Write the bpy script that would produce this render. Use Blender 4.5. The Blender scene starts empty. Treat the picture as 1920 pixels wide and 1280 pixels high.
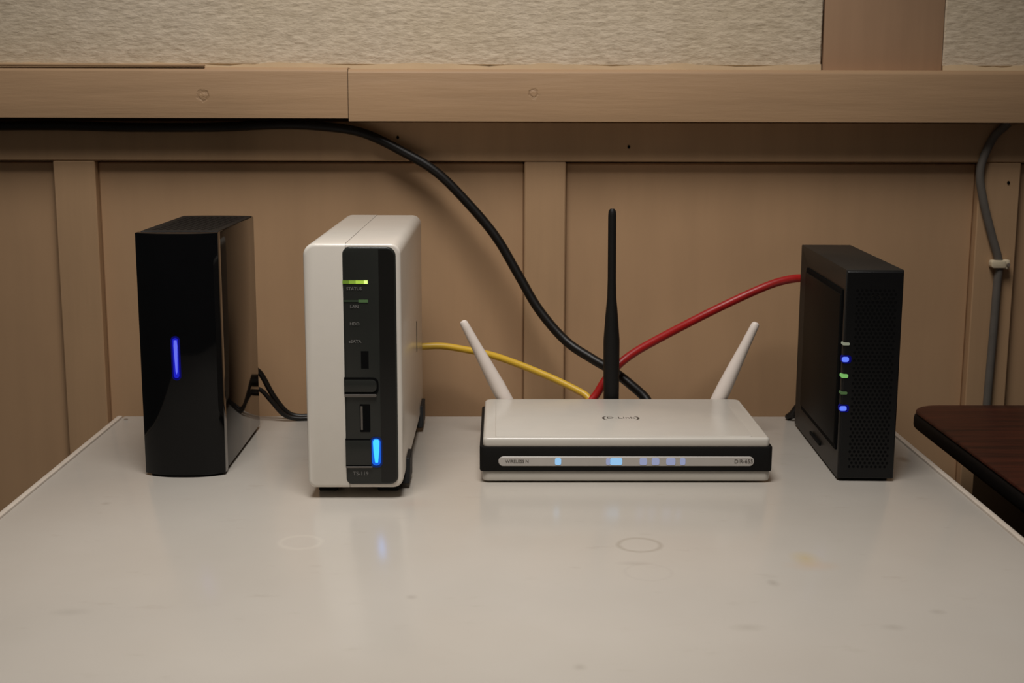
import bpy, bmesh, math, random
from mathutils import Vector, Matrix
random.seed(7)
sc = bpy.context.scene
C = sc.collection
R = math.radians
TT = 0.74                                   # height of the white table's top; all z below are measured from it

# ------------------------------------------------------------------ camera, world, light, exposure
cam = bpy.data.objects.new('camera', bpy.data.cameras.new('camera'))
C.objects.link(cam)
cam.data.sensor_width = 36.0
cam.data.lens = 36.0 * 2500 / 1920
cam.data.clip_start = 0.02
cam.matrix_world = (Matrix.Translation((0, 0, TT + 0.245)) @ Matrix.Rotation(R(-0.5), 4, 'Z')
                    @ Matrix.Rotation(R(90 - 10.1), 4, 'X') @ Matrix.Rotation(R(0.15), 4, 'Z'))
sc.camera = cam
cam.data.dof.use_dof = True
cam.data.dof.focus_distance = 0.90
cam.data.dof.aperture_fstop = 14
sc.view_settings.view_transform = 'Standard'
sc.view_settings.look = 'None'
sc.view_settings.gamma = 1.0
sc.view_settings.use_curve_mapping = False
sc.view_settings.exposure = 0.0

world = bpy.data.worlds.new('world')
sc.world = world
world.use_nodes = True
bg = world.node_tree.nodes['Background']
bg.inputs[0].default_value = (1.0, 0.95, 0.88, 1)
bg.inputs[1].default_value = 0.045


def area(name, loc, target, size, power, col, spread=180):
    l = bpy.data.lights.new(name, 'AREA')
    l.shape = 'DISK'
    l.size = size
    l.energy = power
    l.spread = R(spread)
    l.color = col
    o = bpy.data.objects.new(name, l)
    C.objects.link(o)
    o.location = loc
    o.rotation_euler = (Vector(target) - Vector(loc)).to_track_quat('-Z', 'Y').to_euler()
    return o


area('ceiling_lamp', (-0.06, 0.48, TT + 1.10), (-0.05, 0.80, TT), 0.5, 3.15, (1.0, 0.962, 0.925), 83)

# ------------------------------------------------------------------ materials


def srgb(r, g, b):
    f = lambda c: (c / 255 / 12.92) if c / 255 <= 0.04045 else ((c / 255 + 0.055) / 1.055) ** 2.4
    return (f(r), f(g), f(b), 1)


class NT:
    def __init__(s, name):
        s.m = bpy.data.materials.new(name)
        s.m.use_nodes = True
        s.t = s.m.node_tree
        s.b = s.t.nodes['Principled BSDF']
        s.tc = s.n('ShaderNodeTexCoord')
        s.obj = s.tc.outputs['Object']

    def n(s, typ, **kw):
        x = s.t.nodes.new(typ)
        for k, v in kw.items():
            setattr(x, k, v)
        return x

    def l(s, a, b):
        s.t.links.new(a, b)

    def setv(s, **kw):
        names = dict(color='Base Color', rough='Roughness', metal='Metallic', spec='Specular IOR Level', coat='Coat Weight',
                     coat_rough='Coat Roughness', emit='Emission Color', power='Emission Strength')
        for k, v in kw.items():
            s.b.inputs[names[k]].default_value = v

    def mapping(s, scale=(1, 1, 1), loc=(0, 0, 0)):
        m = s.n('ShaderNodeMapping')
        m.inputs['Scale'].default_value = scale
        m.inputs['Location'].default_value = loc
        s.l(s.obj, m.inputs['Vector'])
        return m.outputs[0]

    def noise(s, scale, vec=None, detail=4, rough=0.55):
        x = s.n('ShaderNodeTexNoise')
        x.inputs['Scale'].default_value = scale
        x.inputs['Detail'].default_value = detail
        x.inputs['Roughness'].default_value = rough
        s.l(vec or s.obj, x.inputs['Vector'])
        return x.outputs['Fac']

    def ramp(s, fac, stops):
        x = s.n('ShaderNodeValToRGB')
        e = x.color_ramp.elements
        while len(e) < len(stops):
            e.new(0.5)
        for k, (p, c) in enumerate(stops):
            e[k].position = p
            e[k].color = c if len(c) == 4 else (*c, 1)
        s.l(fac, x.inputs['Fac'])
        return x.outputs['Color']

    def mix(s, fac, a, b, blend='MIX'):
        x = s.n('ShaderNodeMix', data_type='RGBA', blend_type=blend)
        for v, i in ((fac, 0), (a, 6), (b, 7)):
            if hasattr(v, 'is_output'):
                s.l(v, x.inputs[i])
            else:
                x.inputs[i].default_value = v
        return x.outputs[2]

    def math(s, op, a, b=0.0, c=0.0, clamp=False):
        x = s.n('ShaderNodeMath', operation=op, use_clamp=clamp)
        for i, v in enumerate((a, b, c)):
            if hasattr(v, 'is_output'):
                s.l(v, x.inputs[i])
            else:
                x.inputs[i].default_value = v
        return x.outputs[0]

    def bump(s, h, strength, dist):
        x = s.n('ShaderNodeBump')
        x.inputs['Strength'].default_value = strength
        x.inputs['Distance'].default_value = dist
        s.l(h, x.inputs['Height'])
        s.l(x.outputs[0], s.b.inputs['Normal'])


def grey4(v):
    return (v, v, v, 1)


def plastic(name, col, rough, spec=0.5, coat=0.0, grain=0.0, vary=0.06):
    t = NT(name)
    t.setv(rough=rough, spec=spec, coat=coat, coat_rough=0.04)
    f = t.noise(60, detail=3)
    a = tuple(c * (1 - vary) for c in col[:3])
    b = tuple(min(1, c * (1 + vary)) for c in col[:3])
    t.l(t.ramp(f, [(0.3, a), (0.7, b)]), t.b.inputs['Base Color'])
    if grain:
        t.bump(t.noise(2200, detail=1), 0.25, grain)
    return t.m


def lamp(name, col, power, base=(0.02, 0.02, 0.02, 1)):
    t = NT(name)
    t.setv(color=base, rough=0.7, spec=0.1, emit=col, power=power)
    return t.m


def paint(name, col, grain_scale, strength=0.35, vary=0.07, knots=()):
    """flat interior paint over timber or board"""
    t = NT(name)
    t.setv(rough=0.55, spec=0.3)
    g = t.noise(9, t.mapping(grain_scale), 5, 0.6)
    big = t.noise(7, detail=3)
    a = tuple(c * (1 - vary) for c in col[:3])
    b = tuple(c * (1 + vary) for c in col[:3])
    base = t.ramp(big, [(0.3, a), (0.7, b)])
    fine = t.ramp(g, [(0.35, (0.93, 0.93, 0.93)), (0.6, (1, 1, 1))])
    colr = t.mix(1.0, base, fine, 'MULTIPLY')
    h = g
    for kx, kz, kr in knots:
        sub = t.n('ShaderNodeVectorMath', operation='SUBTRACT')
        t.l(t.obj, sub.inputs[0])
        sub.inputs[1].default_value = (kx, 0, kz)
        mul = t.n('ShaderNodeVectorMath', operation='MULTIPLY')
        t.l(sub.outputs[0], mul.inputs[0])
        mul.inputs[1].default_value = (1, 0, 1.1)
        ln = t.n('ShaderNodeVectorMath', operation='LENGTH')
        t.l(mul.outputs[0], ln.inputs[0])
        d = t.math('ADD', ln.outputs['Value'], t.math('MULTIPLY', t.math('SUBTRACT', t.noise(220, detail=3), 0.5), 0.008))
        ring = t.math('SUBTRACT', 1.0, t.math('DIVIDE', t.math('ABSOLUTE', t.math('SUBTRACT', d, kr)), kr * 0.55), clamp=True)
        colr = t.mix(t.math('MULTIPLY', ring, 0.30), colr, (col[0] * 0.5, col[1] * 0.45, col[2] * 0.4, 1))
        h = t.math('SUBTRACT', h, t.math('MULTIPLY', ring, 0.6))
    t.l(colr, t.b.inputs['Base Color'])
    t.bump(h, strength, 0.0012)
    return t.m


TAN = srgb(180, 145, 110)
M = {}
M['panel'] = paint('tan_panel_paint', TAN, (3, 3, 0.4), 0.12, 0.05)
M['stile'] = paint('tan_stile_paint', srgb(178, 144, 109), (8, 8, 0.5), 0.2)
M['rail'] = paint('tan_rail_paint', srgb(167, 135, 102), (0.7, 8, 9), 0.55, 0.05, knots=[(-0.2291, 0.2509 + TT, 0.0036), (0.0255, 0.253 + TT, 0.003)])
M['post'] = paint('tan_post_paint', srgb(188, 153, 122), (7, 7, 0.6), 0.15)
M['floor'] = paint('brown_floorboard', srgb(92, 70, 50), (9, 0.6, 9), 0.3, 0.15)

t = NT('rough_cream_plaster')
t.setv(rough=0.85, spec=0.15)
v = t.mapping((0.6, 1, 1.6))
n1 = t.noise(230, v, 5, 0.6)
n2 = t.noise(85, v, 4, 0.6)
vor = t.n('ShaderNodeTexVoronoi')
vor.inputs['Scale'].default_value = 190
t.l(v, vor.inputs['Vector'])
pit = t.math('SUBTRACT', 1.0, t.math('MULTIPLY', vor.outputs['Distance'], 1.2), clamp=True)
h = t.math('ADD', t.math('MULTIPLY', n1, 0.9), t.math('ADD', t.math('MULTIPLY', n2, 0.7), t.math('MULTIPLY', pit, 0.25)))
t.l(t.mix(t.ramp(t.noise(9, detail=3), [(0.35, grey4(0)), (0.65, grey4(1))]),
          t.ramp(n1, [(0.3, srgb(191, 174, 148)), (0.62, srgb(213, 196, 170))]),
          t.ramp(n1, [(0.3, srgb(193, 177, 154)), (0.62, srgb(217, 201, 178))])), t.b.inputs['Base Color'])
t.bump(h, 0.5, 0.0020)
M['plaster'] = t.m
M['plaster_edge'] = paint('caulked_plaster_edge', srgb(204, 178, 142), (3, 3, 3), 0.4, 0.06)

# white table top: glossy old paint with rings and stains of its own
t = NT('worn_white_tabletop')
t.setv(spec=0.5)
big = t.noise(5, detail=4)
spk = t.noise(60, t.mapping((0.45, 1.2, 1)), 5, 0.65)
colr = t.ramp(big, [(0.3, srgb(184, 176, 165)), (0.7, srgb(192, 185, 175))])
colr = t.mix(t.ramp(spk, [(0.62, grey4(0)), (0.78, grey4(0.28))]), colr, srgb(150, 138, 120))
wob = t.math('MULTIPLY', t.math('SUBTRACT', t.noise(80, detail=2), 0.5), 0.003)


def dist_to(x, y, sx=1.0, sy=1.0):
    sub = t.n('ShaderNodeVectorMath', operation='SUBTRACT')
    t.l(t.obj, sub.inputs[0])
    sub.inputs[1].default_value = (x, y, 0)
    mul = t.n('ShaderNodeVectorMath', operation='MULTIPLY')
    t.l(sub.outputs[0], mul.inputs[0])
    mul.inputs[1].default_value = (sx, sy, 0)
    ln = t.n('ShaderNodeVectorMath', operation='LENGTH')
    t.l(mul.outputs[0], ln.inputs[0])
    return t.math('ADD', ln.outputs['Value'], wob)


TX, TY = 0.0, 0.72                          # the table's own origin
for x, y, r, w, a, c in ((0.0786, 0.7208, 0.0120, 0.0022, 0.34, srgb(128, 120, 102)), (-0.1132, 0.7255, 0.0115, 0.0026, 0.09, srgb(250, 240, 225)),
                         (0.0786, 0.676, 0.0125, 0.0016, 0.06, srgb(120, 110, 100))):
    d = dist_to(x - TX, y - TY)
    ring = t.math('SUBTRACT', 1.0, t.math('DIVIDE', t.math('ABSOLUTE', t.math('SUBTRACT', d, r)), w), clamp=True)
    colr = t.mix(t.math('MULTIPLY', ring, a), colr, c)
for x, y, r, a, c, sx, sy in ((0.1675, 0.698, 0.010, 0.42, srgb(196, 168, 96), 1.0, 0.7), (0.1690, 0.686, 0.012, 0.22, srgb(205, 160, 110), 0.7, 1.2),
                              (-0.045, 0.640, 0.004, 0.3, srgb(120, 110, 95), 1, 1), (0.142, 0.660, 0.004, 0.3, srgb(120, 110, 95), 1, 0.6),
                              (-0.245, 0.800, 0.004, 0.25, srgb(120, 110, 100), 1, 1), (0.283, 0.905, 0.0055, 0.7, srgb(110, 85, 65), 1, .6),
                              (-0.0555, 0.80, 0.016, 0.12, srgb(170, 120, 90), 1, 1), (0.118, 0.600, 0.006, 0.22, srgb(130, 120, 105), .6, 1),
                              (0.0150, 0.868, 0.008, 0.15, srgb(160, 140, 110), 1, 1), (0.072, 0.690, 0.006, 0.18, srgb(120, 112, 100), .5, 1.5),
                              (0.187, 0.600, 0.005, 0.25, srgb(130, 120, 105), .7, 1), (0.215, 0.62, 0.004, 0.25, srgb(130, 120, 105), .7, 1),
                              (-0.21, 0.62, 0.006, 0.2, srgb(130, 125, 115), .5, 1), (0.035, 0.555, 0.004, 0.3, srgb(130, 120, 105), 1, 1)):
    d = dist_to(x - TX, y - TY, sx, sy)
    blob = t.math('SUBTRACT', 1.0, t.math('DIVIDE', d, r), clamp=True)
    colr = t.mix(t.math('MULTIPLY', blob, a), colr, c)
t.l(colr, t.b.inputs['Base Color'])
rr = t.n('ShaderNodeMapRange')
rr.inputs['To Min'].default_value = 0.14
rr.inputs['To Max'].default_value = 0.24
t.l(t.noise(25, detail=3), rr.inputs['Value'])
t.l(rr.outputs[0], t.b.inputs['Roughness'])
t.bump(t.noise(40, t.mapping((0.5, 1, 1)), 4), 0.06, 0.001)
M['table'] = t.m
M['table_edge'] = plastic('white_edge_strip', srgb(198, 186, 172), 0.35)
M['table_leg'] = plastic('white_table_leg', srgb(190, 178, 162), 0.45)

t = NT('dark_brown_wood')
t.setv(rough=0.42, spec=0.2)
g = t.noise(14, t.mapping((0.8, 9, 9)), 6, 0.65)
t.l(t.ramp(g, [(0.32, srgb(36, 16, 11)), (0.55, srgb(58, 26, 17)), (0.72, srgb(70, 32, 21))]), t.b.inputs['Base Color'])
t.bump(g, 0.1, 0.001)
M['desk'] = t.m
M['desk_leg'] = plastic('black_desk_leg', (0.012, 0.010, 0.009, 1), 0.5)
M['desk_edge'] = plastic('black_edge_band', (0.005, 0.004, 0.0035, 1), 0.6, 0.1)

M['gloss_black'] = plastic('glossy_black_plastic', (0.0025, 0.0025, 0.0028, 1), 0.07, 0.2)
M['brown_gloss'] = plastic('glossy_dark_shell', (0.006, 0.0042, 0.003, 1), 0.06, 0.25)
M['brown_gloss'].node_tree.nodes['Principled BSDF'].inputs['IOR'].default_value = 1.36
M['matt_black'] = plastic('matt_black_plastic', (0.007, 0.0063, 0.0056, 1), 0.5, 0.25, grain=0.0003)
M['soft_black'] = plastic('satin_black_plastic', (0.006, 0.0054, 0.0047, 1), 0.62, 0.15)
M['side_black'] = plastic('side_panel_black', (0.003, 0.0027, 0.0023, 1), 0.55, 0.1)
M['grille'] = plastic('grille_black', (0.004, 0.004, 0.0042, 1), 0.35, 0.3, grain=0.0002)
M['modem_case'] = plastic('modem_case_black', (0.016, 0.0142, 0.0118, 1), 0.5, 0.25)
M['void'] = plastic('dark_opening', (0.002, 0.002, 0.002, 1), 0.9, 0.1)
M['white'] = plastic('gloss_white_plastic', srgb(213, 206, 195), 0.2, 0.5, vary=0.015)
M['white2'] = plastic('satin_white_shell', srgb(210, 202, 191), 0.24, 0.5, vary=0.015)
M['white_rt'] = plastic('router_white_plastic', srgb(190, 184, 174), 0.25, 0.5, vary=0.015)
M['white_ant'] = plastic('white_antenna_plastic', srgb(222, 210, 200), 0.4, 0.4, vary=0.02)
M['charcoal'] = plastic('charcoal_face_plastic', srgb(40, 41, 38), 0.22, 0.3, vary=0.04)
M['charcoal2'] = plastic('dark_charcoal_strip', srgb(26, 25, 23), 0.2, 0.3, vary=0.04)
M['silver'] = plastic('silver_grey_badge', srgb(176, 170, 163), 0.4, 0.4, vary=0.03)
M['ink'] = plastic('grey_print', srgb(120, 118, 114), 0.5, 0.3)
M['ink_dark'] = plastic('dark_print', srgb(88, 82, 76), 0.5, 0.3)
M['ink_logo'] = plastic('dark_logo_print', srgb(66, 60, 54), 0.5, 0.3)
M['rubber'] = plastic('black_rubber', (0.008, 0.008, 0.008, 1), 0.6, 0.3)
M['cable_black'] = plastic('black_cable_sheath', (0.006, 0.0045, 0.0035, 1), 0.42, 0.3)
M['cable_red'] = plastic('red_cable_sheath', srgb(156, 24, 22), 0.4, 0.45, vary=0.08)
M['cable_yellow'] = plastic('yellow_cable_sheath', srgb(204, 164, 48), 0.4, 0.45, vary=0.05)
M['cable_grey'] = plastic('grey_cable_sheath', srgb(100, 94, 87), 0.5, 0.3, vary=0.08)
M['clip'] = plastic('cream_clip_plastic', srgb(214, 198, 168), 0.45, 0.4)
M['steel'] = plastic('dull_steel', srgb(120, 108, 96), 0.4, 0.5)
M['led_blue_deep'] = lamp('deep_blue_glow', (0.0, 0.005, 1.0, 1), 0.5)
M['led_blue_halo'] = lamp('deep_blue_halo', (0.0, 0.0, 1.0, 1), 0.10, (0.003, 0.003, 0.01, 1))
M['led_blue_core'] = lamp('violet_blue_core', (0.14, 0.17, 1.0, 1), 0.85)
M['led_blue'] = lamp('blue_lamp', (0.13, 0.22, 1.0, 1), 1.0)
M['led_cyan_halo'] = lamp('blue_lamp_halo', (0.0, 0.07, 0.55, 1), 0.16, (0.01, 0.01, 0.012, 1))
M['led_cyan'] = lamp('cyan_blue_lamp', (0.03, 0.34, 1.0, 1), 2.1)
M['led_cyan_rim'] = lamp('blue_lamp_rim', (0.0, 0.13, 0.85, 1), 0.8)
M['led_lime_low'] = lamp('lime_lamp_low', (0.30, 0.52, 0.03, 1), 0.32)
M['led_lime_mid'] = lamp('lime_lamp_mid', (0.36, 0.58, 0.05, 1), 0.55)
M['led_lime'] = lamp('lime_lamp', (0.42, 0.64, 0.06, 1), 0.85)
M['led_lime_tip'] = lamp('lime_lamp_tip', (0.70, 1.0, 0.22, 1), 1.2)
M['led_green_dim'] = lamp('dim_green_lamp', (0.10, 0.20, 0.06, 1), 0.42)
M['led_green_faint'] = lamp('faint_green_lamp', (0.05, 0.10, 0.03, 1), 0.16)
M['led_green'] = lamp('green_lamp', (0.22, 0.55, 0.14, 1), 0.75)
M['led_white'] = lamp('pale_lamp', (0.40, 0.42, 0.30, 1), 0.5)
M['led_router'] = lamp('sky_blue_lamp', (0.08, 0.52, 1.0, 1), 0.62, srgb(176, 170, 163))
M['led_router_dim'] = lamp('pale_blue_lamp', (0.10, 0.27, 0.80, 1), 0.34, srgb(176, 170, 163))

# ------------------------------------------------------------------ builders
BASE = {}


def thing(name, label, cat, loc, rotz=0.0, group=None):
    o = bpy.data.objects.new(name, None)
    o.empty_display_size = 0.02
    C.objects.link(o)
    o.location = (loc[0], loc[1], loc[2] + TT)
    o.rotation_euler = (0, 0, rotz)
    o['label'] = label
    o['category'] = cat
    if group:
        o['group'] = group
    BASE[o] = Vector(loc)
    return o


def obj(name, bm, mat, parent=None, origin=None, smooth=True, local=False, label=None, kind=None):
    """link a bmesh as one mesh object; coordinates are table-top coordinates unless local"""
    bmesh.ops.recalc_face_normals(bm, faces=bm.faces)
    base = Vector((0, 0, 0))
    if parent is not None:
        base = BASE[parent]
    elif origin is not None:
        base = Vector(origin)
    if not local:
        bmesh.ops.translate(bm, vec=-base, verts=bm.verts)
    me = bpy.data.meshes.new(name)
    bm.to_mesh(me)
    bm.free()
    me.materials.append(M[mat])
    if smooth:
        me.shade_smooth()
        me.set_sharp_from_angle(angle=R(32))
    o = bpy.data.objects.new(name, me)
    C.objects.link(o)
    BASE[o] = base
    if parent is not None:
        o.parent = parent
    else:
        o.location = (base.x, base.y, base.z + TT)
    if label:
        o['label'] = label
    if kind:
        o['kind'] = kind
    return o


def tag(o, label, cat, group=None):
    o['label'] = label
    o['category'] = cat
    if group:
        o['group'] = group
    return o


def bevel_sharp(bm, w, seg=2, ang=40, keep=None):
    if w <= 0:
        return bm
    bmesh.ops.recalc_face_normals(bm, faces=bm.faces)
    es = [e for e in bm.edges if len(e.link_faces) == 2 and e.calc_face_angle(0) > R(ang)
          and not (keep is not None and all(abs(v.co.x - keep) < 1e-5 for v in e.verts))]
    bmesh.ops.bevel(bm, geom=es, offset=w, segments=seg, profile=0.5, affect='EDGES', clamp_overlap=True)
    return bm


def box(x0, x1, y0, y1, z0, z1, bev=0.0, seg=2, bm=None):
    b = bmesh.new()
    bmesh.ops.create_cube(b, size=1)
    for v in b.verts:
        v.co = ((x0 + x1) / 2 + v.co.x * (x1 - x0), (y0 + y1) / 2 + v.co.y * (y1 - y0), (z0 + z1) / 2 + v.co.z * (z1 - z0))
    bevel_sharp(b, bev, seg)
    if bm is None:
        return b
    me = bpy.data.meshes.new('tmp')
    b.to_mesh(me)
    b.free()
    bm.from_mesh(me)
    bpy.data.meshes.remove(me)
    return bm


def rrect(u0, u1, v0, v1, radii, n=7):
    """rounded rectangle outline, radii for corners (u0v0, u1v0, u1v1, u0v1)"""
    pts = []
    for (cu, cv, a0), r in zip(((u0, v0, 180), (u1, v0, 270), (u1, v1, 0), (u0, v1, 90)), radii):
        if r <= 0:
            pts.append((cu, cv))
            continue
        ou = cu + (r if cu == u0 else -r)
        ov = cv + (r if cv == v0 else -r)
        for k in range(n + 1):
            a = R(a0 + 90 * k / n)
            pts.append((ou + r * math.cos(a), ov + r * math.sin(a)))
    return pts


def prism(pts, axis, a, b, bev=0.0, seg=2, ang=50, keep=None):
    """extrude an outline between two planes; axis 'y': pts are (x,z); 'z': (x,y); 'x': (y,z)"""
    bm = bmesh.new()
    f = {'y': lambda u, v, w: (u, w, v), 'z': lambda u, v, w: (u, v, w), 'x': lambda u, v, w: (w, u, v)}[axis]
    lo = [bm.verts.new(f(u, v, a)) for u, v in pts]
    hi = [bm.verts.new(f(u, v, b)) for u, v in pts]
    bm.faces.new(lo)
    bm.faces.new(list(reversed(hi)))
    n = len(pts)
    for i in range(n):
        bm.faces.new((lo[i], hi[i], hi[(i + 1) % n], lo[(i + 1) % n]))
    return bevel_sharp(bm, bev, seg, ang, keep)


def sweep(pts, radii, seg=14, caps=True):
    bm = bmesh.new()
    pts = [Vector(p) for p in pts]
    n = len(pts)
    tang = [(pts[min(i + 1, n - 1)] - pts[max(i - 1, 0)]).normalized() for i in range(n)]
    up = Vector((0, 0, 1)) if abs(tang[0].z) < 0.9 else Vector((0, 1, 0))
    nrm = (up - tang[0] * up.dot(tang[0])).normalized()
    rings = []
    for i in range(n):
        nrm = (nrm - tang[i] * nrm.dot(tang[i])).normalized()
        bi = tang[i].cross(nrm)
        rings.append([bm.verts.new(pts[i] + (nrm * math.cos(2 * math.pi * k / seg) + bi * math.sin(2 * math.pi * k / seg)) * radii[i])
                      for k in range(seg)])
    for i in range(n - 1):
        for k in range(seg):
            bm.faces.new((rings[i][k], rings[i][(k + 1) % seg], rings[i + 1][(k + 1) % seg], rings[i + 1][k]))
    if caps:
        bm.faces.new(list(reversed(rings[0])))
        bm.faces.new(rings[-1])
    return bm


def smooth_path(pts, sub=8):
    P = [Vector(p) for p in pts]
    P = [P[0] * 2 - P[1]] + P + [P[-1] * 2 - P[-2]]
    out = []
    for i in range(1, len(P) - 2):
        a, b, c, d = P[i - 1:i + 3]
        for k in range(sub):
            s = k / sub
            out.append(0.5 * (2 * b + (c - a) * s + (2 * a - 5 * b + 4 * c - d) * s * s + (3 * b - a - 3 * c + d) * s ** 3))
    out.append(P[-2])
    return out


def cable(pts, r, seg=14, sub=8):
    p = smooth_path(pts, sub)
    return sweep(p, [r] * len(p), seg)


def rod(p0, p1, prof, seg=20):
    """round bar between two points, prof = [(t, radius)]"""
    a, b = Vector(p0), Vector(p1)
    return sweep([a.lerp(b, s) for s, _ in prof], [r for _, r in prof], seg)


def lettering(name, body, mat, parent, loc, rot, size, thick=0.00006, align='CENTER', sx=1.0):
    cu = bpy.data.curves.new(name, 'FONT')
    cu.body = body
    cu.size = size
    cu.extrude = thick
    cu.align_x = align
    cu.align_y = 'CENTER'
    cu.resolution_u = 3
    cu.materials.append(M[mat])
    tmp = bpy.data.objects.new('text_source', cu)
    me = bpy.data.meshes.new_from_object(tmp)
    bpy.data.objects.remove(tmp)
    bpy.data.curves.remove(cu)
    me.name = name
    o = bpy.data.objects.new(name, me)
    C.objects.link(o)
    o.parent = parent
    o.location = Vector(loc) - BASE[parent]
    o.rotation_euler = rot
    o.scale = (sx, 1, 1)
    return o


# ------------------------------------------------------------------ the room: wall, wainscot, rail, floor
FZ = -TT
WL, WR = -1.10, 1.14
w = obj('wall_back', box(WL, WR, 1.090, 1.20, FZ, 1.25), 'panel', smooth=False, origin=(0, 1.07, FZ))
w['kind'] = 'structure'
XS = [-1.093, -0.724, -0.3557, 0.0190, 0.3830, 0.742, 1.106]
for x in XS:
    obj('stile', box(x, x + 0.0330, 1.070, 1.0899, -0.60, 0.1995, 0.0008, 1), 'stile', w)
obj('top_rail', box(WL, WR, 1.070, 1.0899, 0.1998, 0.2310, 0.0008, 1), 'stile', w)
obj('bottom_rail', box(WL, WR, 1.070, 1.0899, FZ + 0.09, -0.6003, 0.0008, 1), 'stile', w)
for a, b in zip(XS[:-1], XS[1:]):
    obj('panel', box(a + 0.0332, b - 0.0002, 1.0785, 1.0899, -0.598, 0.1985, 0.0012, 1), 'panel', w)
for x0, x1, y0 in ((WL, 0.2516, 1.0680), (0.3478, WR, 1.0688)):
    obj('plaster', box(x0, x1, y0, 1.0899, 0.2745, 1.25, 0.001, 1), 'plaster', w)
    # uneven caulk bead between plaster and rail
    bm = bmesh.new()
    n = 140
    prev = None
    random.seed(3)
    for k in range(n + 1):
        x = x0 + (x1 - x0) * k / n
        top = 0.2753 + 0.0009 * math.sin(k * 0.6) + random.uniform(-0.0005, 0.0006)
        cur = [bm.verts.new((x, yy, zz)) for yy, zz in ((1.0665, 0.2690), (y0 - 0.0006, top), (1.0750, top), (1.0750, 0.2690))]
        if prev:
            for q in range(4):
                bm.faces.new((prev[q], prev[(q + 1) % 4], cur[(q + 1) % 4], cur[q]))
        else:
            bm.faces.new(cur)
        prev = cur
    bm.faces.new(list(reversed(prev)))
    obj('caulk_bead', bm, 'plaster_edge', w)
obj('post', box(0.2532, 0.3474, 1.0690, 1.0899, 0.2690, 1.25, 0.001, 2), 'post', w, label='flat tan painted post between the plaster')
for x, z in ((0.1018, 0.2115), (0.4065, 0.1839), (-0.0816, 0.2186)):
    obj('nail_hole', prism([(x + 0.0011 * math.cos(k), z + 0.0014 * math.sin(k)) for k in [i * math.pi / 4 for i in range(8)]], 'y', 1.0694, 1.0703),
        'void', w)

tr = bpy.data.objects.new('trim_1', None)
C.objects.link(tr)
tr.location = (0, 1.07, 0.25 + TT)
tr['kind'] = 'structure'
tr['label'] = 'tan painted wooden chair rail of two butted boards across the back wall'
BASE[tr] = Vector((0, 1.07, 0.25))


def rail_board(x0, x1, zt, zb):
    # section in (y, z): square front, small worn chamfer along the top front edge
    sec = [(1.046, zb), (1.0895, zb), (1.0895, zt), (1.0496, zt), (1.0466, zt - 0.0022), (1.046, zt - 0.0034)]
    bm = prism(sec, 'x', x0, x1)
    o = obj('rail_board', bm, 'rail', tr)
    # material uses object coordinates: keep them in room coordinates
    o.data.transform(Matrix.Translation(BASE[tr] + Vector((0, 0, TT))))
    o.location = -(BASE[tr] + Vector((0, 0, TT)))
    return o


rail_board(WL, -0.1180, 0.2722, 0.2337)
rail_board(-0.1175, WR, 0.2713, 0.2316)
obj('rail_lip', box(WL, -0.2275, 1.0468, 1.0500, 0.2724, 0.2746, 0.0006, 1), 'rail', tr)

bb = obj('baseboard_back', box(WL, WR, 1.064, 1.090, FZ, FZ + 0.0895, 0.003), 'rail', origin=(0, 1.07, FZ))
bb['kind'] = 'structure'
fl = bpy.data.objects.new('floor', None)
C.objects.link(fl)
fl['kind'] = 'structure'
BASE[fl] = Vector((0, 0, FZ))
obj('subfloor', box(WL, WR, -1.2, 1.20, FZ - 0.05, FZ - 0.012), 'floor', fl, smooth=False)
k = 0
x = WL
while x < WR - 0.01:
    obj('floorboard', box(x + 0.0008, min(x + 0.1392, WR), -1.2, 1.20, FZ - 0.0119, FZ, 0.001, 1), 'floor', fl)
    x += 0.14

# ------------------------------------------------------------------ white table
tb = thing('table', 'off-white painted table with ring stains, carrying the network devices', 'table', (TX, TY, FZ))
X0, X1, Y0, Y1 = -0.3045, 0.3015, 0.40, 1.036
top = obj('tabletop', box(X0 + 0.0050, X1 - 0.0050, Y0, Y1, -0.022, 0, 0.0012, 2), 'table', tb)
top.data.transform(Matrix.Translation((0, 0, FZ)))       # object coordinates with z = 0 on the top surface
top.location = (0, 0, TT)
for a, b in ((X0, X0 + 0.0044), (X1 - 0.0044, X1)):
    obj('edge_strip', box(a, b, Y0, Y1, -0.024, 0.0005, 0.0012, 2), 'table_edge', tb)
for x, y in ((X0 + 0.010, Y1 - 0.012), (X1 - 0.010, Y1 - 0.012)):
    obj('corner_nail', prism([(x + 0.0016 * math.cos(i * math.pi / 5), y + 0.0016 * math.sin(i * math.pi / 5)) for i in range(10)], 'z', -0.001, 0.0004),
        'steel', tb)
for sx in (0, 1):
    for sy in (0, 1):
        cx = (X0 + 0.03) if sx == 0 else (X1 - 0.03)
        cy = (Y0 + 0.03) if sy == 0 else (Y1 - 0.03)
        obj('leg', prism([(cx - 0.02, cy - 0.02), (cx + 0.02, cy - 0.02), (cx + 0.02, cy + 0.02), (cx - 0.02, cy + 0.02)], 'z', FZ, -0.0221, 0.003), 'table_leg', tb)
for sx in (X0 + 0.016, X1 - 0.034):
    obj('apron', box(sx, sx + 0.018, Y0 + 0.051, Y1 - 0.051, -0.095, -0.0222, 0.002), 'table_leg', tb)
for sy in (Y0 + 0.016, Y1 - 0.034):
    obj('apron', box(X0 + 0.051, X1 - 0.051, sy, sy + 0.018, -0.095, -0.0222, 0.002), 'table_leg', tb)

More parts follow.
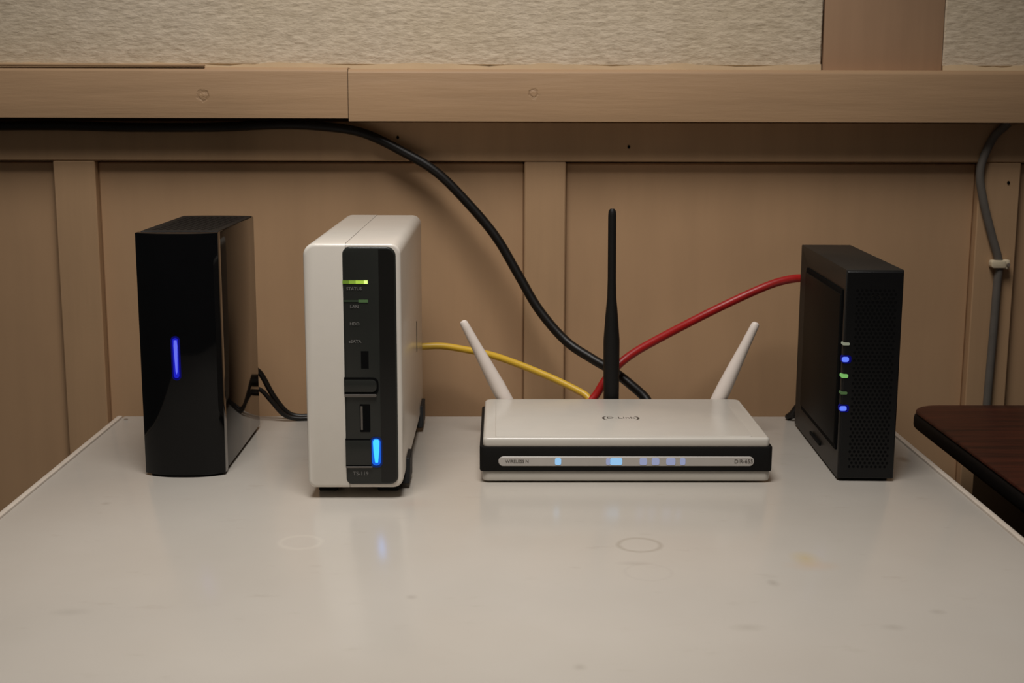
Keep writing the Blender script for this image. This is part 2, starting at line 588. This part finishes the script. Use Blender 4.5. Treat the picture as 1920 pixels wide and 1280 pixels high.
# ------------------------------------------------------------------ dark desk at the right
DX0, DX1, DY0, DY1 = 0.3238, 1.05, 0.40, 1.032
DT = 0.0105
dk = thing('desk', 'dark brown wooden desk with rounded corner beside the white table', 'desk', (0.68, 0.72, FZ))
obj('desktop', prism(rrect(DX0, DX1, DY0, DY1, (0.03, 0.03, 0.03, 0.024)), 'z', DT - 0.0035, DT, 0.0026, 3), 'desk', dk)
obj('edge_band', prism(rrect(DX0 - 0.0012, DX1 + 0.0012, DY0 - 0.0012, DY1 + 0.0012, (0.031, 0.031, 0.031, 0.025)), 'z', DT - 0.0150, DT - 0.0026, 0.0038, 3),
    'desk_edge', dk, label='thick black rounded edge under the brown top')
for sx in (DX0 + 0.024, DX1 - 0.044):
    obj('side_panel', box(sx, sx + 0.020, DY0 + 0.04, DY1 - 0.085, FZ, DT - 0.0152, 0.002), 'desk_leg', dk)
obj('back_panel', box(DX0 + 0.0442, DX1 - 0.0442, DY1 - 0.105, DY1 - 0.087, -0.35, DT - 0.0153, 0.002), 'desk_leg', dk)

# ------------------------------------------------------------------ external hard drive (left)
hd = thing('hard_drive', 'glossy black book-shaped external hard drive with blue light bar', 'hard drive', (-0.2110, 0.925, 0))
hx0, hx1, hyf, hyb, hh = -0.2372, -0.1840, 0.8655, 0.9965, 0.1622


def book(x0, x1, yf, yb, bf, bb_, rc, n=16):
    """book outline: convex front and back spines"""
    pts = []
    for i in range(n + 1):
        s = i / n
        e = 1 - abs(2 * s - 1) ** 2.6
        pts.append((x0 + (x1 - x0) * s, yf - bf * e))
    for i in range(n + 1):
        s = 1 - i / n
        e = 1 - abs(2 * s - 1) ** 2.6
        pts.append((x0 + (x1 - x0) * s, yb + bb_ * e))
    return pts


obj('shell', prism(book(hx0 + 0.0002, hx1 - 0.0002, hyf + 0.0040, hyb, 0.001, 0.0045, 0), 'z', 0.0022, hh - 0.0002, 0.0009, 2), 'brown_gloss', hd,
    label='dark brown reflective side and top shell')
face = prism(book(hx0 - 0.0001, hx1 + 0.0001, hyf, hyf + 0.0085, 0.0075, -0.001, 0), 'z', 0.0015, hh, 0.0003, 2)
fo = obj('front_cover', face, 'gloss_black', hd, label='glossy black curved front cover')
obj('base', prism(book(hx0 + 0.003, hx1 - 0.003, hyf + 0.003, hyb - 0.003, 0.004, 0.003, 0), 'z', 0, 0.0030), 'rubber', hd)
obj('top_plate', prism(book(hx0 + 0.0012, hx1 - 0.0012, hyf + 0.0092, hyb - 0.0015, -0.001, 0.0040, 0), 'z', hh - 0.0006, hh + 0.0002, 0.0002, 1), 'matt_black', hd,
    label='matt black vented top')
bm = bmesh.new()
for i in range(9):
    for j in range(24):
        x = hx0 + 0.0065 + i * 0.0046 + (0.0023 if j % 2 else 0)
        y = hyf + 0.018 + j * 0.0043
        box(x, x + 0.0026, y, y + 0.0022, hh - 0.0004, hh + 0.00026, bm=bm)
vt = obj('vent_slots', bm, 'void', hd, kind='stuff')
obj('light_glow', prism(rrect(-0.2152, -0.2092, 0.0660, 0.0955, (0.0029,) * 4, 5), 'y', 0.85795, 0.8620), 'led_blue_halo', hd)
obj('light_bar', prism(rrect(-0.2140, -0.2104, 0.0676, 0.0942, (0.0017,) * 4, 4), 'y', 0.8577, 0.8620), 'led_blue_deep', hd, label='vertical blue indicator light bar')
obj('light_core', prism([(-0.21265, 0.0720), (-0.21195, 0.0700), (-0.21145, 0.0720), (-0.2109, 0.0890), (-0.2112, 0.0928), (-0.2130, 0.0928), (-0.2133, 0.0890)], 'y', 0.85745, 0.8579), 'led_blue_core', hd)

# ------------------------------------------------------------------ white network storage box
ns = thing('network_drive', 'tall white network storage box with charcoal front panel and green status light', 'network drive', (-0.0908, 0.916, 0))
nx0, nx1, nyf, nyb, nz0, nz1 = -0.1206, -0.0610, 0.8095, 1.0230, 0.0072, 0.1612
ms = -0.0945
obj('side_cover', prism(rrect(nx0, ms - 0.0002, nz0, nz1, (0.005, 0, 0, 0.0075)), 'y', nyf, nyb, 0.0022, 3, keep=ms - 0.0002), 'white', ns, label='glossy white left cover')
obj('chassis', prism(rrect(ms, nx1, nz0, nz1 - 0.0002, (0, 0.0065, 0.0065, 0)), 'y', nyf + 0.0008, nyb, 0.0016, 3, keep=ms), 'white2', ns, label='satin white right half of the case')
obj('front_panel', prism(rrect(-0.0968, -0.0640, 0.0095, 0.1592, (0.0040, 0.0055, 0.0055, 0.0045)), 'y', nyf - 0.0006, nyf + 0.005, 0.0014, 3), 'charcoal', ns,
    label='charcoal plastic front panel with lights and buttons')
fy = nyf - 0.0006
obj('panel_strip', prism(rrect(-0.0745, -0.0650, 0.0112, 0.1578, (0, 0.0045, 0.0045, 0)), 'y', fy - 0.0002, fy + 0.002), 'charcoal2', ns)
RX = (R(90), 0, 0)
for x0_, x1_, m_ in ((-0.0966, -0.0925, 'led_lime_low'), (-0.0925, -0.0885, 'led_lime_mid'), (-0.0885, -0.0835, 'led_lime'), (-0.0835, -0.0812, 'led_lime_tip')):
    obj('status_light', box(x0_, x1_, fy - 0.0003, fy + 0.001, 0.1366, 0.1387), m_, ns, label='lime green light bar')
obj('network_light', box(-0.0870, -0.0812, fy - 0.0003, fy + 0.001, 0.1251, 0.1268), 'led_green_dim', ns, label='dim green light bar')
obj('network_light', box(-0.0960, -0.0870, fy - 0.0003, fy + 0.001, 0.1254, 0.1266), 'led_green_faint', ns, label='dim green light bar')
for txt, x, z, s in (('STATUS', -0.0896, 0.1335, 0.0027), ('LAN', -0.0896, 0.1224, 0.0027), ('HDD', -0.0896, 0.1117, 0.0027), ('eSATA', -0.0896, 0.1007, 0.0027)):
    lettering('lettering', txt, 'ink', ns, (x, fy - 0.0002, z), RX, s)
lettering('lettering', 'TS-119', 'ink', ns, (-0.0875, fy - 0.0002, 0.0168), RX, 0.0034)
obj('card_slot', box(-0.0863, -0.0812, fy - 0.0001, fy + 0.001, 0.0836, 0.0950, 0.0003, 1), 'void', ns)
cb = obj('copy_button', prism(rrect(-0.0968, -0.0755, 0.0672, 0.0782, (0.0, 0.0035, 0.0035, 0.0)), 'y', fy - 0.0003, fy + 0.001, 0.0), 'void', ns)
obj('button_cap', prism(rrect(-0.0966, -0.0766, 0.0690, 0.0768, (0.0, 0.003, 0.003, 0.0)), 'y', fy - 0.0008, fy + 0.001, 0.0004, 2), 'charcoal', cb)
obj('button_rim', prism(rrect(-0.0966, -0.0768, 0.0660, 0.0676, (0.0, 0.0008, 0.0008, 0.0)), 'y', fy - 0.0012, fy + 0.001, 0.0003, 1), 'ink_dark', cb, label='light lower rim of the copy button')
up = obj('usb_port', prism(rrect(-0.0874, -0.0810, 0.0436, 0.0612, (0.0006,) * 4, 3), 'y', fy - 0.0003, fy + 0.001), 'void', ns)
obj('usb_tongue', box(-0.0868, -0.0856, fy - 0.0007, fy, 0.0450, 0.0600), 'ink_dark', up)
pb = obj('power_button', box(-0.0967, -0.0796, fy - 0.0003, fy + 0.001, 0.0210, 0.0392, 0.0002, 1), 'void', ns)
obj('button_cap', box(-0.0966, -0.0806, fy - 0.0010, fy + 0.001, 0.0224, 0.0382, 0.0004, 2), 'charcoal', pb)
obj('button_rim', box(-0.0966, -0.0800, fy - 0.0012, fy + 0.001, 0.0206, 0.0216, 0.0002, 1), 'ink_dark', pb)
obj('power_glow', prism(rrect(-0.0812, -0.0738, 0.0208, 0.0405, (0.003,) * 4, 5), 'y', fy - 0.0005, fy + 0.001), 'led_cyan_halo', ns)
obj('power_light', prism(rrect(-0.0803, -0.0747, 0.0222, 0.0396, (0.0026, 0.0026, 0.0026, 0.0026), 5), 'y', fy - 0.0007, fy + 0.001), 'led_cyan_rim', ns, label='blue power light')
obj('power_light', prism([(-0.0783, 0.0240), (-0.0765, 0.0240), (-0.0757, 0.0310), (-0.0755, 0.0375), (-0.0762, 0.0389), (-0.0786, 0.0389), (-0.0795, 0.0375), (-0.0792, 0.0310)], 'y', fy - 0.0011, fy - 0.0005, 0.0002, 1),
    'led_cyan', ns, label='bright blue power light')
obj('side_slot', box(-0.0615, nx1 + 0.0002, 0.9540, 0.9575, 0.0672, 0.0895), 'void', ns)
for y0, y1 in ((0.8240, 0.8600), (0.9740, 1.0140)):
    ft = obj('foot', box(nx1 - 0.018, nx1 - 0.0045, y0 + 0.004, y1, 0, 0.0078, 0.0006, 1), 'rubber', ns)
    obj('side_pad', prism([(y0 + 0.008, 0.0035), (y1, 0.0030), (y1 + 0.002, 0.0190), (y0 + 0.014, 0.0190)], 'x', nx1 - 0.005, nx1 + 0.0024, 0.0005, 1), 'rubber', ft)
    obj('foot', box(nx0 + 0.004, nx0 + 0.016, y0 + 0.004, y1, 0, 0.0078, 0.0006, 1), 'rubber', ns)
obj('back_panel', prism(rrect(nx0 + 0.004, nx1 - 0.004, nz0 + 0.004, nz1 - 0.004, (0.004,) * 4), 'y', nyb - 0.001, nyb + 0.0012), 'matt_black', ns)

# ------------------------------------------------------------------ wireless router
rt = thing('router', 'low white router with black band, two white antennas and one tall black antenna', 'router', (0.0826, 0.905, 0))
rx0, rx1, ryf, ryb = -0.0136, 0.1784, 0.8455, 0.9640
obj('base', prism(rrect(rx0 + 0.0018, rx1 - 0.0012, ryf + 0.0005, ryb, (0.004, 0.004, 0.003, 0.003)), 'z', 0.0012, 0.0082, 0.0012, 2), 'white_rt', rt, label='white lower tray')
for x in (rx0 + 0.012, rx1 - 0.024):
    for y in (ryf + 0.008, ryb - 0.02):
        obj('foot', prism([(x + 0.005 + 0.005 * math.cos(i * math.pi / 8), y + 0.005 + 0.005 * math.sin(i * math.pi / 8)) for i in range(16)], 'z', 0, 0.0016), 'rubber', rt)
obj('band', prism(rrect(rx0, rx1, ryf - 0.0006, ryb + 0.001, (0.0035, 0.0035, 0.003, 0.003)), 'z', 0.0080, 0.0246, 0.0008, 2), 'soft_black', rt, label='glossy black middle band')
# top cover: front lip, slightly domed flat top with a raised border at the right
obj('top_cover', prism(rrect(rx0 + 0.0022, rx1 - 0.0020, ryf - 0.0002, ryb - 0.001, (0.0030, 0.0030, 0.006, 0.006)), 'z', 0.0240, 0.0306, 0.0018, 3), 'white_rt', rt,
    label='white top cover with maker name')
obj('top_plate', prism(rrect(rx0 + 0.0100, rx1 - 0.0130, ryf + 0.0028, ryb - 0.004, (0.002, 0.002, 0.004, 0.004)), 'z', 0.0300, 0.0310, 0.0005, 2), 'white_rt', rt)
badge = obj('badge_strip', prism(rrect(-0.0013, 0.1661, 0.0118, 0.0182, (0.0031,) * 4, 6), 'y', ryf - 0.0012, ryf + 0.001, 0.0003, 1), 'silver', rt, label='silver light strip')
by = ryf - 0.0013
for x, wd, m in ((0.0377, 0.0040, 'led_router'), (0.0705, 0.0028, 'led_router_dim'), (0.0757, 0.0080, 'led_router'), (0.0935, 0.0048, 'led_router_dim'),
                 (0.1015, 0.0050, 'led_router_dim'), (0.1115, 0.0060, 'led_blue'), (0.1193, 0.0035, 'led_router_dim')):
    mm = 'led_router_dim' if m == 'led_blue' else m
    obj('indicator_light', prism(rrect(x - wd / 2, x + wd / 2, 0.0126, 0.0174, (0.0012,) * 4, 4), 'y', by - 0.0001, by + 0.001), mm, badge, label='blue indicator light')
lettering('lettering', 'WIRELESS N', 'ink_dark', badge, (0.0108, by, 0.0150), RX, 0.0029)
lettering('lettering', 'DIR-655', 'ink_dark', badge, (0.1592, by, 0.0150), RX, 0.0036)
lettering('logo', '(', 'ink_logo', rt, (0.0716, 0.9000, 0.03102), (0, 0, 0), 0.0115, sx=1.2)
lettering('logo', ')', 'ink_logo', rt, (0.0950, 0.9000, 0.03102), (0, 0, 0), 0.0115, sx=1.2)
lettering('logo', 'D-Link', 'ink_logo', rt, (0.0833, 0.9000, 0.03102), (0, 0, 0), 0.0072)
ANT = [(0, 0.0058), (0.35, 0.0056), (0.55, 0.0048), (0.75, 0.0038), (0.93, 0.0032), (0.975, 0.0030), (0.992, 0.0024), (1, 0.0012)]
for p0, p1 in (((0.0115, 0.9695, 0.0130), (-0.0280, 0.9695, 0.0878)), ((0.1555, 0.9695, 0.0130), (0.1888, 0.9695, 0.0868))):
    a = obj('antenna', rod(p0, p1, ANT), 'white_ant', rt, label='short white antenna leaning outward')
    obj('hinge', rod((p0[0], 0.9600, 0.0130), (p0[0], 0.9765, 0.0130), [(0, 0.0052), (0.6, 0.0052), (1, 0.0045)], 16), 'white_ant', a)
a = obj('antenna', rod((0.0828, 0.9715, 0.0080), (0.0812, 0.9715, 0.1700),
                       [(0, 0.0050), (0.04, 0.0056), (0.30, 0.0060), (0.40, 0.0060), (0.52, 0.0046), (0.60, 0.0034), (0.68, 0.0031), (0.97, 0.0030), (0.99, 0.0027), (1, 0.0016)], 24),
        'matt_black', rt, label='tall thin black antenna')
obj('hinge', rod((0.0828, 0.9600, 0.0130), (0.0828, 0.9660, 0.0130), [(0, 0.0045), (1, 0.0045)], 16), 'soft_black', a)

# ------------------------------------------------------------------ cable modem (right), built in its own axes
md = thing('modem', 'upright black cable modem with column of blue and green lights', 'modem', (0.2226, 0.8504, 0), R(-2.0))
MW, MD, MH = 0.0372, 0.1555, 0.1406


def mbox(x0, x1, y0, y1, z0, z1, bev=0.0, seg=2):
    return box(x0, x1, y0, y1, z0, z1, bev, seg)


# body with a recessed left side
bm = bmesh.new()
bmesh.ops.create_cube(bm, size=1)
for v in bm.verts:
    v.co = ((v.co.x + 0.5) * MW, 0.0012 + (v.co.y + 0.5) * (MD - 0.0012), 0.0016 + (v.co.z + 0.5) * (MH - 0.0016))
bm.faces.ensure_lookup_table()
lf = [f for f in bm.faces if f.normal.x < -0.5][0]
bmesh.ops.inset_individual(bm, faces=[lf], thickness=0.0165, use_even_offset=True)
bmesh.ops.translate(bm, vec=(0.0030, 0, 0), verts=list(lf.verts))
bevel_sharp(bm, 0.0007, 2)
obj('case', bm, 'modem_case', md, local=True, label='satin black case')
obj('side_groove', mbox(0.0013, 0.0034, 0.0168, MD - 0.0168, 0.0172, MH - 0.0155), 'void', md, local=True)
# side panel lies in the recess with a groove at its top and bottom
obj('side_panel', mbox(0.0005, 0.0034, 0.0180, MD - 0.0172, 0.0205, MH - 0.0185, 0.0006, 2), 'side_black', md, local=True)
obj('front_grille', prism(rrect(0.0009, MW - 0.0006, 0.0022, MH - 0.0012, (0.0006,) * 4, 3), 'y', -0.0001, 0.004, 0.0004, 1), 'grille', md, local=True,
    label='black perforated front')
bm = bmesh.new()
row = 0
z = 0.0100
while z < 0.128:
    x = 0.0075 + (0.00145 if row % 2 else 0)
    while x < MW - 0.004:
        r = 0.00095
        vs = [bm.verts.new((x + r * math.cos(i * math.pi / 3), -0.00018, z + r * math.sin(i * math.pi / 3))) for i in range(6)]
        ws = [bm.verts.new((c.co.x, 0.0002, c.co.z)) for c in vs]
        bm.faces.new(vs)
        for i in range(6):
            bm.faces.new((vs[i], ws[i], ws[(i + 1) % 6], vs[(i + 1) % 6]))
        x += 0.0029
    z += 0.00255
    row += 1
obj('grille_holes', bm, 'void', md, local=True, kind='stuff')
ring = bmesh.new()
bmesh.ops.create_circle(ring, radius=0.0036, segments=20)
for v in ring.verts:
    v.co = Vector((0.0195 + v.co.x, -0.0003, 0.1225 + v.co.y * 0.6))
es = list(ring.edges)
ret = bmesh.ops.extrude_edge_only(ring, edges=es)
for v in [g for g in ret['geom'] if isinstance(g, bmesh.types.BMVert)]:
    v.co = Vector((0.0195 + (v.co.x - 0.0195) * 0.8, -0.0003, 0.1225 + (v.co.z - 0.1225) * 0.8))
obj('emblem', ring, 'charcoal2', md, local=True)
for z, m, hgt, lab in ((0.0922, 'led_white', 0.0018, 'pale indicator light'), (0.0820, 'led_blue', 0.0034, 'bright blue indicator light'), (0.0710, 'led_green', 0.0026, 'green indicator light'),
                  (0.0596, 'led_green_dim', 0.0018, 'dim green indicator light'), (0.0493, 'led_blue', 0.0032, 'bright blue indicator light')):
    obj('indicator_light', prism(rrect(-0.0006, 0.0040, z - hgt / 2, z + hgt / 2, (hgt * 0.4,) * 4, 4), 'y', -0.0006, 0.004), m, md, local=True, label=lab)
    if m == 'led_blue':
        obj('light_halo', prism(rrect(-0.0007, 0.0056, z - hgt * 0.8, z + hgt * 0.8, (hgt * 0.6,) * 4, 5), 'y', -0.0003, 0.004), 'led_blue_halo', md, local=True)  # halo around the blue light, built as a faintly glowing plate
obj('foot', mbox(0.003, MW - 0.003, 0.006, MD - 0.006, 0, 0.0017), 'rubber', md, local=True)
o = obj('logo', mbox(-0.0002, 0.001, 0.060, 0.095, 0.0085, 0.0105), 'void', md, local=True, label='small dark mark low on the side')

# ------------------------------------------------------------------ cables
pts = [(-1.08, 1.0640, 0.2265), (-0.85, 1.0640, 0.2260), (-0.60, 1.0640, 0.2255), (-0.48, 1.0640, 0.2255), (-0.3924, 1.0640, 0.2270), (-0.3425, 1.0635, 0.2272), (-0.2925, 1.0635, 0.2262), (-0.2255, 1.0635, 0.2264), (-0.1752, 1.0635, 0.2285),
       (-0.1417, 1.0635, 0.2273), (-0.1082, 1.0625, 0.2221), (-0.0748, 1.0610, 0.2064), (-0.0496, 1.0590, 0.1910), (-0.0245, 1.0560, 0.1661), (-0.0035, 1.0520, 0.1411),
       (0.0133, 1.0460, 0.1134), (0.0301, 1.0380, 0.0857), (0.0508, 1.0280, 0.0627), (0.0710, 1.0160, 0.0505), (0.0861, 1.0070, 0.0430), (0.0987, 1.0000, 0.0343),
       (0.1105, 0.9940, 0.0243), (0.1150, 0.9870, 0.0160), (0.1150, 0.9755, 0.0140), (0.1150, 0.9655, 0.0140)]
ct = thing('cable', 'thick black cable drooping from under the rail to behind the white router', 'cable', pts[10])
obj('sheath', cable(pts, 0.0037), 'cable_black', ct)
obj('plug', rod((0.1150, 0.9800, 0.0140), (0.1150, 0.9652, 0.0140), [(0, 0.0040), (0.1, 0.0048), (1, 0.0048)]), 'rubber', ct)

pts = [(-0.0790, 1.0245, 0.0500), (-0.0760, 1.0340, 0.0530), (-0.0690, 1.0420, 0.0543), (-0.0601, 1.0460, 0.0546), (-0.0462, 1.0470, 0.0547), (-0.0290, 1.0420, 0.0530), (-0.0078, 1.0330, 0.0503),
       (0.0131, 1.0200, 0.0456), (0.0375, 1.0060, 0.0382), (0.0575, 0.9940, 0.0307), (0.0660, 0.9885, 0.0262), (0.0690, 0.9840, 0.0200), (0.0690, 0.9780, 0.0160), (0.0690, 0.9660, 0.0145)]
ct = thing('network_cable', 'yellow network cable arching from the white storage box to the router', 'cable', pts[6])
obj('sheath', cable(pts, 0.0027), 'cable_yellow', ct)
obj('plug', box(0.0645, 0.0735, 0.9652, 0.9760, 0.0105, 0.0185, 0.0008, 1), 'cable_yellow', ct)

pts = [(0.2366, 1.0068, 0.1100), (0.2350, 1.0140, 0.1130), (0.2290, 1.0230, 0.1126), (0.2165, 1.0300, 0.1088), (0.2011, 1.0330, 0.1022), (0.1761, 1.0320, 0.0906), (0.1503, 1.0250, 0.0791), (0.1197, 1.0100, 0.0662),
       (0.1025, 1.0010, 0.0583), (0.0898, 0.9940, 0.0501), (0.0794, 0.9890, 0.0392), (0.0711, 0.9872, 0.0264), (0.0585, 0.9840, 0.0165), (0.0565, 0.9770, 0.0140), (0.0560, 0.9660, 0.0140)]
ct = thing('network_cable', 'red network cable running from the black modem down to the router', 'cable', pts[6])
obj('sheath', cable(pts, 0.0032), 'cable_red', ct)
obj('plug', box(0.0515, 0.0605, 0.9652, 0.9760, 0.0100, 0.0180, 0.0008, 1), 'cable_red', ct)

pts = [(-0.2000, 1.0030, 0.0440), (-0.1965, 1.0110, 0.0450), (-0.1876, 1.0190, 0.0390), (-0.1782, 1.0220, 0.0200), (-0.1690, 1.0240, 0.0068), (-0.1600, 1.0255, 0.0023), (-0.1450, 1.0270, 0.0023), (-0.115, 1.0300, 0.0023), (-0.09, 1.0310, 0.0023)]
o = obj('cable', cable(pts, 0.0022), 'cable_black', origin=pts[5])
tag(o, 'upper thin black cable curving from the hard drive to the table back edge', 'cable')
pts = [(-0.2120, 1.0030, 0.0250), (-0.2040, 1.0100, 0.0280), (-0.1880, 1.0150, 0.0265), (-0.1790, 1.0165, 0.0170), (-0.1700, 1.0175, 0.0060), (-0.1600, 1.0195, 0.0019), (-0.1450, 1.0215, 0.0019), (-0.125, 1.0260, 0.0019), (-0.100, 1.0270, 0.0019)]
o = obj('cable', cable(pts, 0.0018), 'cable_black', origin=pts[5])
tag(o, 'lower and thinner black cable from the hard drive lying on the table', 'cable')

pts = [(0.2420, 1.0070, 0.0200), (0.2340, 1.0150, 0.0150), (0.2290, 1.0200, 0.0060), (0.2270, 1.0245, 0.0024), (0.2350, 1.0310, 0.0023), (0.2600, 1.0322, 0.0023)]
o = obj('cable', cable(pts, 0.0023), 'cable_black', origin=pts[3])
tag(o, 'short black power cable at the back foot of the black modem', 'cable')

pts = [(0.4010, 1.0640, 0.2312), (0.3976, 1.0650, 0.2275), (0.3906, 1.0655, 0.2199), (0.3836, 1.0660, 0.2031), (0.3820, 1.0662, 0.1884), (0.3866, 1.0662, 0.1672), (0.3947, 1.0664, 0.1416), (0.4017, 1.0664, 0.1201),
       (0.4015, 1.0664, 0.1027), (0.4011, 1.0664, 0.0678), (0.4003, 1.0664, 0.0325), (0.3995, 1.0660, 0.0025), (0.398, 1.0660, -0.10), (0.400, 1.0660, -0.40), (0.400, 1.0600, FZ + 0.10)]
o = obj('wall_cable', cable(pts, 0.0033), 'cable_grey', origin=(0.40, 1.067, 0.10))
tag(o, 'grey cable clipped to the tan wall stile above the dark desk', 'cable')
cl = thing('cable_clip', 'small cream nail-on clip holding the grey cable to the wall', 'clip', (0.4013, 1.07, 0.119))
bm = prism(rrect(0.3945, 0.4060, 0.1160, 0.1222, (0.002, 0.001, 0.001, 0.002), 4), 'y', 1.0615, 1.0698, 0.0008, 2)
obj('saddle', bm, 'clip', cl)
obj('nail_boss', box(0.4055, 0.4095, 1.0630, 1.0698, 0.1150, 0.1225, 0.0008, 2), 'clip', cl)
obj('nail', rod((0.4080, 1.0615, 0.1188), (0.4080, 1.0690, 0.1188), [(0, 0.0014), (0.15, 0.0014), (0.16, 0.0007), (1, 0.0007)], 10), 'steel', cl)
